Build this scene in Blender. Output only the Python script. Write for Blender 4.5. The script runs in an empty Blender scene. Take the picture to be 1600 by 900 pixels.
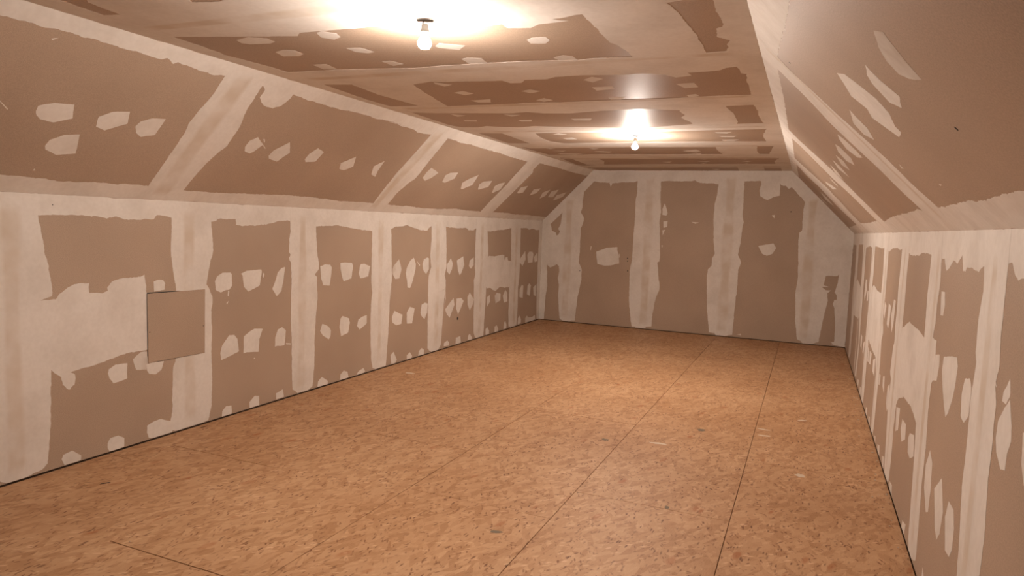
import bpy, bmesh, math, random
from mathutils import Vector, Matrix, noise

# ---------------------------------------------------------------- camera, world, exposure
C = bpy.context.scene.collection
scene = bpy.context.scene
W, D, KL, KR, H, XL, XR = 4.6920, 10.8628, 1.6679, 1.6336, 2.5027, 0.8393, 3.8252   # room width, back wall, knee walls, ceiling height, ceiling edges
YF = -2.6                                                          # front wall, behind the camera
cam = bpy.data.objects.new('camera', bpy.data.cameras.new('camera')); C.objects.link(cam)
cam.data.sensor_width = 36; cam.data.lens = 24.2715; cam.data.clip_start = .02
cam.matrix_world = Matrix([[0.918027, -0.069751, 0.390335, 4.11645], [0.394847, 0.070532, -0.916035, 0.0], [0.036363, 0.995068, 0.092292, 1.592747], [0.0, 0.0, 0.0, 1.0]])
scene.camera = cam
world = bpy.data.worlds.new('world'); scene.world = world; world.use_nodes = True
world.node_tree.nodes['Background'].inputs[0].default_value = (.02, .018, .016, 1)
world.node_tree.nodes['Background'].inputs[1].default_value = .05
vs = scene.view_settings
vs.view_transform = 'Standard'; vs.look = 'None'; vs.exposure = 0.0; vs.gamma = 1
BULB_POWER = 3750.0
BULB_COLOR = (1.0, .89, .80, 1)
random.seed(4)

# ---------------------------------------------------------------- materials
def mat(name, rough=.8, spec=.3):
    m = bpy.data.materials.new(name); m.use_nodes = True
    nt = m.node_tree; b = nt.nodes['Principled BSDF']
    b.inputs['Roughness'].default_value = rough; b.inputs['Specular IOR Level'].default_value = spec
    return m, nt, b
def N(nt, t, **kw):
    n = nt.nodes.new(t)
    for k, v in kw.items():
        if k in n.inputs: n.inputs[k].default_value = v
        else: setattr(n, k, v)
    return n
def ramp(nt, fac, stops):
    n = nt.nodes.new('ShaderNodeValToRGB'); e = n.color_ramp.elements
    while len(e) < len(stops): e.new(.5)
    for i, (p, c) in enumerate(stops): e[i].position = p; e[i].color = (*c, 1)
    nt.links.new(fac, n.inputs[0]); return n
def mapping(nt, scale, rot=0, src=None, loc=(0, 0, 0)):
    if src is None:
        src = N(nt, 'ShaderNodeTexCoord').outputs['Object']
    m = N(nt, 'ShaderNodeMapping'); m.inputs['Scale'].default_value = scale
    r = N(nt, 'ShaderNodeMapping'); r.inputs['Rotation'].default_value = (0, 0, rot); r.inputs['Location'].default_value = loc
    nt.links.new(src, r.inputs[0]); nt.links.new(r.outputs[0], m.inputs[0]); return m.outputs[0]
def mix(nt, fac, a, b, kind='MIX'):
    n = N(nt, 'ShaderNodeMix', data_type='RGBA', blend_type=kind)
    for s, v in ((n.inputs[0], fac), (n.inputs[6], a), (n.inputs[7], b)):
        if hasattr(v, 'links'): nt.links.new(v, s)
        else: s.default_value = v
    return n.outputs[2]
def bump(nt, b, h, strength, dist):
    n = N(nt, 'ShaderNodeBump', Strength=strength, Distance=dist)
    nt.links.new(h, n.inputs['Height']); nt.links.new(n.outputs[0], b.inputs['Normal'])

def paper_material():
    m, nt, b = mat('drywall_paper', .55, .2)
    n1 = N(nt, 'ShaderNodeTexNoise', Scale=1.3, Detail=2.0); nt.links.new(mapping(nt, (1, 1, 1)), n1.inputs['Vector'])
    n2 = N(nt, 'ShaderNodeTexNoise', Scale=220.0, Detail=1.0); nt.links.new(mapping(nt, (1, 1, 1)), n2.inputs['Vector'])
    r = ramp(nt, n1.outputs[0], [(.3, (.445, .335, .25)), (.7, (.505, .385, .29))])
    r2 = ramp(nt, n2.outputs[0], [(.3, (.88, .88, .88)), (.7, (1.08, 1.07, 1.06))])
    nt.links.new(mix(nt, 1.0, r.outputs[0], r2.outputs[0], 'MULTIPLY'), b.inputs['Base Color'])
    n3 = N(nt, 'ShaderNodeTexNoise', Scale=9.0, Detail=2.0); nt.links.new(mapping(nt, (1, 1, 1)), n3.inputs['Vector'])
    bump(nt, b, n3.outputs[0], .25, .0012)
    return m
def compound_material(name, light, dark, rough=.78, tape=None):
    m, nt, b = mat(name, rough, .2)
    n1 = N(nt, 'ShaderNodeTexNoise', Scale=3.0, Detail=3.0, Roughness=.6); nt.links.new(mapping(nt, (1, 1, 1)), n1.inputs['Vector'])
    n2 = N(nt, 'ShaderNodeTexNoise', Scale=40.0, Detail=1.0); nt.links.new(mapping(nt, (1, 1, 1)), n2.inputs['Vector'])
    r = ramp(nt, n1.outputs[0], [(.34, dark), (.56, light)])
    r2 = ramp(nt, n2.outputs[0], [(.3, (.955, .95, .945)), (.7, (1.0, 1.0, 1.0))])
    col = mix(nt, 1.0, r.outputs[0], r2.outputs[0], 'MULTIPLY')
    if tape:      # the paper shows through where the compound was wiped thin
        at = N(nt, 'ShaderNodeAttribute', attribute_name='cover'); nz = N(nt, 'ShaderNodeTexNoise', Scale=5.0, Detail=2.0)
        nt.links.new(mapping(nt, (1, 1, 1)), nz.inputs['Vector'])
        mr = N(nt, 'ShaderNodeMapRange'); mr.inputs[1].default_value = .30; mr.inputs[2].default_value = .66; nt.links.new(nz.outputs[0], mr.inputs[0])
        pw = N(nt, 'ShaderNodeMath', operation='MULTIPLY'); nt.links.new(at.outputs['Fac'], pw.inputs[0]); nt.links.new(mr.outputs[0], pw.inputs[1])
        col = mix(nt, pw.outputs[0], col, (*tape, 1))
    nt.links.new(col, b.inputs['Base Color'])
    bump(nt, b, n1.outputs[0], .3, .003)
    return m
def osb_material():
    m, nt, b = mat('osb_strand_board', .55, .3)
    tc = N(nt, 'ShaderNodeTexCoord'); oi = N(nt, 'ShaderNodeObjectInfo')
    off = N(nt, 'ShaderNodeVectorMath', operation='MULTIPLY_ADD')
    comb = N(nt, 'ShaderNodeCombineXYZ'); nt.links.new(oi.outputs['Random'], comb.inputs[0]); nt.links.new(oi.outputs['Random'], comb.inputs[1])
    nt.links.new(comb.outputs[0], off.inputs[0]); off.inputs[1].default_value = (37, 53, 0); nt.links.new(tc.outputs['Object'], off.inputs[2])
    src0 = off.outputs[0]
    wn = N(nt, 'ShaderNodeTexNoise', Scale=6.0, Detail=0.0); nt.links.new(src0, wn.inputs['Vector'])
    wadd = N(nt, 'ShaderNodeVectorMath', operation='MULTIPLY_ADD')
    nt.links.new(wn.outputs['Color'], wadd.inputs[0]); wadd.inputs[1].default_value = (.035, .035, 0); nt.links.new(src0, wadd.inputs[2])
    src = wadd.outputs[0]
    # layered wood strands: each layer its own direction, each strand its own tone
    tones = [(0.0, (.34, .185, .10)), (.2, (.455, .29, .172)), (.5, (.55, .38, .245)), (.8, (.60, .43, .29)), (1.0, (.70, .53, .385))]
    col = None
    fine = N(nt, 'ShaderNodeTexNoise', Scale=1.0, Detail=2.0, noise_dimensions='2D'); nt.links.new(mapping(nt, (260, 30, 1), .2, src), fine.inputs['Vector'])
    for i, (rot, sx, sy) in enumerate([(.12, 38, 9), (-.42, 34, 9), (.55, 36, 11)]):
        v = N(nt, 'ShaderNodeTexVoronoi', Scale=1.0, Randomness=1.0, voronoi_dimensions='2D')
        nt.links.new(mapping(nt, (sx, sy, 1), rot, src, (i * 3.7, i * 1.9, 0)), v.inputs['Vector'])
        sep = N(nt, 'ShaderNodeSeparateColor'); nt.links.new(v.outputs['Color'], sep.inputs[0])
        ad = N(nt, 'ShaderNodeMath', operation='MULTIPLY_ADD'); ad.inputs[1].default_value = .62
        nt.links.new(sep.outputs[0], ad.inputs[0])
        f2 = N(nt, 'ShaderNodeMath', operation='MULTIPLY_ADD'); f2.inputs[1].default_value = .55; f2.inputs[2].default_value = -.08
        nt.links.new(fine.outputs[0], f2.inputs[0]); nt.links.new(f2.outputs[0], ad.inputs[2])
        r = ramp(nt, ad.outputs[0], tones)
        if col is None: col = r.outputs[0]
        else:
            msk = N(nt, 'ShaderNodeMath', operation='GREATER_THAN'); msk.inputs[1].default_value = .55
            nt.links.new(sep.outputs[1], msk.inputs[0]); col = mix(nt, msk.outputs[0], col, r.outputs[0])
    # dark bark slivers and pale chips, gathered in places
    cn = N(nt, 'ShaderNodeTexNoise', Scale=7.0, Detail=1.0); nt.links.new(src0, cn.inputs['Vector'])
    clus = N(nt, 'ShaderNodeMapRange'); clus.inputs[1].default_value = .36; clus.inputs[2].default_value = .68; clus.inputs[3].default_value = .35; clus.inputs[4].default_value = .95; nt.links.new(cn.outputs[0], clus.inputs[0])
    for i, (rot, sx, sy, thr, rad, c) in enumerate([(.08, 66, 18, .87, .36, (.17, .075, .033)), (-.45, 72, 22, .88, .36, (.22, .10, .045)), (.7, 78, 25, .89, .36, (.20, .085, .038)),
                                                  (.25, 17, 6.5, .955, .34, (.42, .19, .085)), (.9, 60, 18, .86, .36, (.74, .58, .43))]):
        v = N(nt, 'ShaderNodeTexVoronoi', Scale=1.0, Randomness=1.0, voronoi_dimensions='2D')
        nt.links.new(mapping(nt, (sx, sy, 1), rot, src, (i * 5.1 + 9, i * 2.3 + 4, 0)), v.inputs['Vector'])
        sep = N(nt, 'ShaderNodeSeparateColor'); nt.links.new(v.outputs['Color'], sep.inputs[0])
        g = N(nt, 'ShaderNodeMath', operation='GREATER_THAN'); g.inputs[1].default_value = thr; nt.links.new(sep.outputs[2], g.inputs[0])
        l = N(nt, 'ShaderNodeMapRange'); l.inputs[1].default_value = rad; l.inputs[2].default_value = rad * .5
        vr = N(nt, 'ShaderNodeMath', operation='MULTIPLY_ADD'); vr.inputs[1].default_value = -.22; nt.links.new(sep.outputs[0], vr.inputs[0]); nt.links.new(v.outputs['Distance'], vr.inputs[2])
        vs2 = N(nt, 'ShaderNodeMath', operation='ADD'); vs2.inputs[1].default_value = .13; nt.links.new(vr.outputs[0], vs2.inputs[0]); nt.links.new(vs2.outputs[0], l.inputs[0])
        mu = N(nt, 'ShaderNodeMath', operation='MULTIPLY'); nt.links.new(g.outputs[0], mu.inputs[0]); nt.links.new(l.outputs[0], mu.inputs[1])
        m2 = N(nt, 'ShaderNodeMath', operation='MULTIPLY'); nt.links.new(clus.outputs[0], m2.inputs[1]); nt.links.new(mu.outputs[0], m2.inputs[0])
        col = mix(nt, m2.outputs[0], col, (*c, 1))
    big = N(nt, 'ShaderNodeTexNoise', Scale=1.1, Detail=1.0); nt.links.new(tc.outputs['Object'], big.inputs['Vector'])
    br = ramp(nt, big.outputs[0], [(.3, (.90, .84, .78)), (.7, (1.06, 1.05, 1.04))])
    col = mix(nt, 1.0, col, br.outputs[0], 'MULTIPLY')
    col = mix(nt, 1.0, col, (.93, .80, .67, 1), 'MULTIPLY')
    nt.links.new(col, b.inputs['Base Color'])
    bump(nt, b, fine.outputs[0], .25, .0008)
    return m
def flat(name, c, rough=.8, spec=.3, metal=0):
    m, nt, b = mat(name, rough, spec); b.inputs['Metallic'].default_value = metal
    n1 = N(nt, 'ShaderNodeTexNoise', Scale=30.0, Detail=3.0)
    r = ramp(nt, n1.outputs[0], [(.3, tuple(x * .88 for x in c)), (.7, c)]); nt.links.new(r.outputs[0], b.inputs['Base Color'])
    return m
PAPER = paper_material()
MUD = compound_material('joint_compound', (.82, .765, .70), (.74, .68, .61))
THIN = compound_material('thin_compound', (.74, .68, .61), (.53, .43, .34))
TAPE = compound_material('taped_joint', (.82, .765, .70), (.74, .68, .61), .78, (.67, .575, .47))
OSB = osb_material()
DARKGAP = flat('shadowed_framing', (.10, .065, .045))
GYPSUM = flat('cut_gypsum_core', (.55, .52, .48), .9)
METAL = flat('galvanised_steel', (.30, .27, .23), .4, .5, .9)
WHITEPL = flat('white_plastic', (.78, .76, .72), .4, .5)
WIRE = flat('black_wire_sheath', (.03, .03, .03), .5, .4)
WOOD = flat('splintered_wood', (.16, .08, .04), .8)
SCUFF = flat('grey_scuff', (.22, .17, .12), .8)
SPILL = flat('dried_compound_spill', (.72, .60, .47), .8)
bm_, nt_, b_ = mat('lit_bulb_glass', .3, .5)
b_.inputs['Base Color'].default_value = (.9, .9, .88, 1)
b_.inputs['Emission Color'].default_value = BULB_COLOR
b_.inputs['Emission Strength'].default_value = BULB_POWER
BULB = bm_
GLOW = bm_.copy(); GLOW.name = 'lit_bulb_neck'; GLOW.node_tree.nodes['Principled BSDF'].inputs['Emission Strength'].default_value = 6.0

# ---------------------------------------------------------------- mesh helpers
def link(name, bm, m, parent=None, label=None, kind=None):
    me = bpy.data.meshes.new(name); bm.to_mesh(me); bm.free(); me.materials.append(m)
    o = bpy.data.objects.new(name, me); C.objects.link(o)
    if parent: o.parent = parent
    if label: o['label'] = label
    if kind: o['kind'] = kind
    return o
def thing(name, label, cat, loc, group=None):
    o = bpy.data.objects.new(name, None); C.objects.link(o); o.location = loc
    o['label'] = label; o['category'] = cat
    if group: o['group'] = group
    return o
def cyl(bm, p, q, r0, r1=None, n=16, caps=True):
    p, q = Vector(p), Vector(q); r1 = r0 if r1 is None else r1
    z = (q - p).normalized(); x = z.orthogonal().normalized(); y = z.cross(x)
    A = []; B = []
    for i in range(n):
        a = 2 * math.pi * i / n; d = x * math.cos(a) + y * math.sin(a)
        A.append(bm.verts.new(p + d * r0)); B.append(bm.verts.new(q + d * r1))
    for i in range(n):
        f = bm.faces.new((A[i], A[(i + 1) % n], B[(i + 1) % n], B[i])); f.smooth = True
    if caps: bm.faces.new(A[::-1]); bm.faces.new(B)
def lathe(bm, prof, n=24, loc=(0, 0, 0)):
    rings = []
    for r, z in prof:
        if r < 1e-6: rings.append([bm.verts.new((loc[0], loc[1], loc[2] + z))]); continue
        rings.append([bm.verts.new((loc[0] + r * math.cos(2 * math.pi * i / n), loc[1] + r * math.sin(2 * math.pi * i / n), loc[2] + z)) for i in range(n)])
    for a, b in zip(rings, rings[1:]):
        for i in range(n):
            j = (i + 1) % n
            if len(a) == 1 and len(b) == 1: continue
            if len(a) == 1: vs_ = (a[0], b[j], b[i])
            elif len(b) == 1: vs_ = (a[i], a[j], b[0])
            else: vs_ = (a[i], a[j], b[j], b[i])
            f = bm.faces.new(vs_); f.smooth = True
    bmesh.ops.recalc_face_normals(bm, faces=bm.faces)
def box(bm, x0, x1, y0, y1, z0, z1):
    v = [bm.verts.new((x, y, z)) for z in (z0, z1) for y in (y0, y1) for x in (x0, x1)]
    for f in ((0, 2, 3, 1), (4, 5, 7, 6), (0, 1, 5, 4), (2, 6, 7, 3), (0, 4, 6, 2), (1, 3, 7, 5)): bm.faces.new([v[i] for i in f])

# every surface of the room has its own flat coordinates (u, v) and height h towards the room
SL = Vector((XL, 0, H - KL)); LL = SL.length; SL /= LL
SR = Vector((XR - W, 0, H - KR)); LR = SR.length; SR /= LR
SURF = {
    'left':  (Vector((0, 0, 0)), Vector((0, 1, 0)), Vector((0, 0, 1)), Vector((1, 0, 0))),
    'right': (Vector((W, 0, 0)), Vector((0, 1, 0)), Vector((0, 0, 1)), Vector((-1, 0, 0))),
    'back':  (Vector((0, D, 0)), Vector((1, 0, 0)), Vector((0, 0, 1)), Vector((0, -1, 0))),
    'front': (Vector((0, YF, 0)), Vector((1, 0, 0)), Vector((0, 0, 1)), Vector((0, 1, 0))),
    'ceil':  (Vector((0, 0, H)), Vector((1, 0, 0)), Vector((0, 1, 0)), Vector((0, 0, -1))),
    'floor': (Vector((0, 0, 0)), Vector((1, 0, 0)), Vector((0, 1, 0)), Vector((0, 0, 1))),
    'sl':    (Vector((0, 0, KL)), Vector((0, 1, 0)), SL, Vector((H - KL, 0, -XL)).normalized()),
    'sr':    (Vector((W, 0, KR)), Vector((0, 1, 0)), SR, Vector((-(H - KR), 0, XR - W)).normalized()),
}
def P3(s, u, v, h): o, a, b, n = SURF[s]; return o + a * u + b * v + n * h
def prism(bm, s, poly, h0, h1):
    n = len(poly)
    area = sum(poly[i][0] * poly[(i + 1) % n][1] - poly[(i + 1) % n][0] * poly[i][1] for i in range(n))
    a, b, nn = SURF[s][1:]
    if (area > 0) != (a.cross(b).dot(nn) > 0): poly = poly[::-1]
    T = [bm.verts.new(P3(s, u, v, h1)) for u, v in poly]; B = [bm.verts.new(P3(s, u, v, h0)) for u, v in poly]
    bm.faces.new(T); bm.faces.new(B[::-1])
    for i in range(n):
        j = (i + 1) % n; bm.faces.new((T[j], T[i], B[i], B[j]))
def ragged(poly, step, amp, seed, freq=14.0):
    """walk along a traced outline, adding the small wobble of a trowel edge"""
    out = []; n = len(poly)
    for i in range(n):
        (x0, y0), (x1, y1) = poly[i], poly[(i + 1) % n]
        L = math.hypot(x1 - x0, y1 - y0); k = max(1, min(260, int(L / step)))
        for j in range(k):
            t = j / k; x = x0 + (x1 - x0) * t; y = y0 + (y1 - y0) * t
            v = noise.noise_vector(Vector((x * freq, y * freq, seed))) + .6 * noise.noise_vector(Vector((x * freq * 3.1, y * freq * 3.1, seed + 7)))
            v += (.55 if amp > .004 else .25) * noise.noise_vector(Vector((x * 75, y * 75, seed + 3)))
            out.append((x + v.x * amp, y + v.y * amp))
    return out
def clamp(poly, u0, u1, v0, v1): return [(min(max(x, u0), u1), min(max(y, v0), v1)) for x, y in poly]
def dec(s): return [tuple(map(float, t.split(','))) for t in s.split()]
BOUND = {'left': (YF, D, .012, KL), 'right': (YF, D, .012, KR), 'back': (0, W, .012, H), 'front': (0, W, .012, H), 'ceil': (XL, XR, YF, D),
         'sl': (YF, D, 0, LL), 'sr': (YF, D, 0, LR), 'floor': (0, W, YF, D)}
HT = {'band': .00035, 'fill': .00055, 'strip': .00075, 'patch': .00045, 'speck': .0010}
AMP = {'band': .007, 'fill': .006, 'strip': .005, 'patch': .0025, 'speck': .002}
NM = {'band': 'corner_compound', 'fill': 'skim_compound', 'strip': 'seam_compound', 'patch': 'screw_compound', 'speck': 'compound_smear'}

# ---------------------------------------------------------------- the room shell
def root(name, s, poly):
    bm = bmesh.new(); prism(bm, s, poly, -.05, -.0135)
    return link(name, bm, DARKGAP, kind='structure')
R = {}
R['left'] = root('wall_left', 'left', [(YF, -.02), (D, -.02), (D, KL), (YF, KL)])
R['right'] = root('wall_right', 'right', [(YF, -.02), (D, -.02), (D, KR), (YF, KR)])
gable = [(0, -.02), (W, -.02), (W, KR), (XR, H), (XL, H), (0, KL)]
R['back'] = root('wall_back', 'back', gable)
R['front'] = root('wall_front', 'front', gable)
R['ceil'] = root('ceiling', 'ceil', [(XL, YF), (XR, YF), (XR, D), (XL, D)])
R['sl'] = root('ceiling_slope_left', 'sl', [(YF, 0), (D, 0), (D, LL), (YF, LL)])
R['sr'] = root('ceiling_slope_right', 'sr', [(YF, 0), (D, 0), (D, LR), (YF, LR)])
bm = bmesh.new(); prism(bm, 'floor', [(-.02, YF), (W + .02, YF), (W + .02, D + .02), (-.02, D + .02)], -.06, -.0185)
R['floor'] = link('floor', bm, DARKGAP, kind='structure')

def sheet(s, poly):
    bm = bmesh.new(); prism(bm, s, poly, -.013, 0); return link('drywall_sheet', bm, PAPER, R[s])
g = .0008
def sheets(s, us, v0, v1):
    for a, b in zip(us, us[1:]): sheet(s, [(a + g, v0), (b - g, v0), (b - g, v1), (a + g, v1)])
seamL = [YF, -1.21, .01, 1.23] + [2.454 + 1.22 * i for i in range(7)] + [D]
seamR = [YF, -.9, .32, 1.53, 2.75, 3.85, 5.1, 6.24, 7.5, 8.7, 9.9, D]
sheets('left', seamL, .010, KL); sheets('right', seamR, .010, KR)
slopeL = [YF, -1.62, .88, 3.41, 5.91, 8.46, D]; slopeR = [YF, -1.6, .95, 3.52, 6.2, 8.9, D]
sheets('sl', slopeL, 0, LL); sheets('sr', slopeR, 0, LR)
ceilY = [YF, -1.15, .07, 1.3, 2.55, 3.78, 4.96, 6.36, 7.73, 9.0, 10.3, D]
for a, b in zip(ceilY, ceilY[1:]): sheet('ceil', [(XL, a + g), (XR, a + g), (XR, b - g), (XL, b - g)])
def zt(x): return KL + (H - KL) * x / XL if x < XL else (H if x <= XR else KR + (H - KR) * (W - x) / (W - XR))
backX = [0, .46, 1.775, 2.985, 4.13, W]
for s in ('back', 'front'):
    for a, b in zip(backX, backX[1:]):
        top = [(x, zt(x)) for x in sorted({a + g, b - g} | {x for x in (XL, XR) if a < x < b}, reverse=True)]
        sheet(s, [(a + g, .010), (b - g, .010)] + top)

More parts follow.
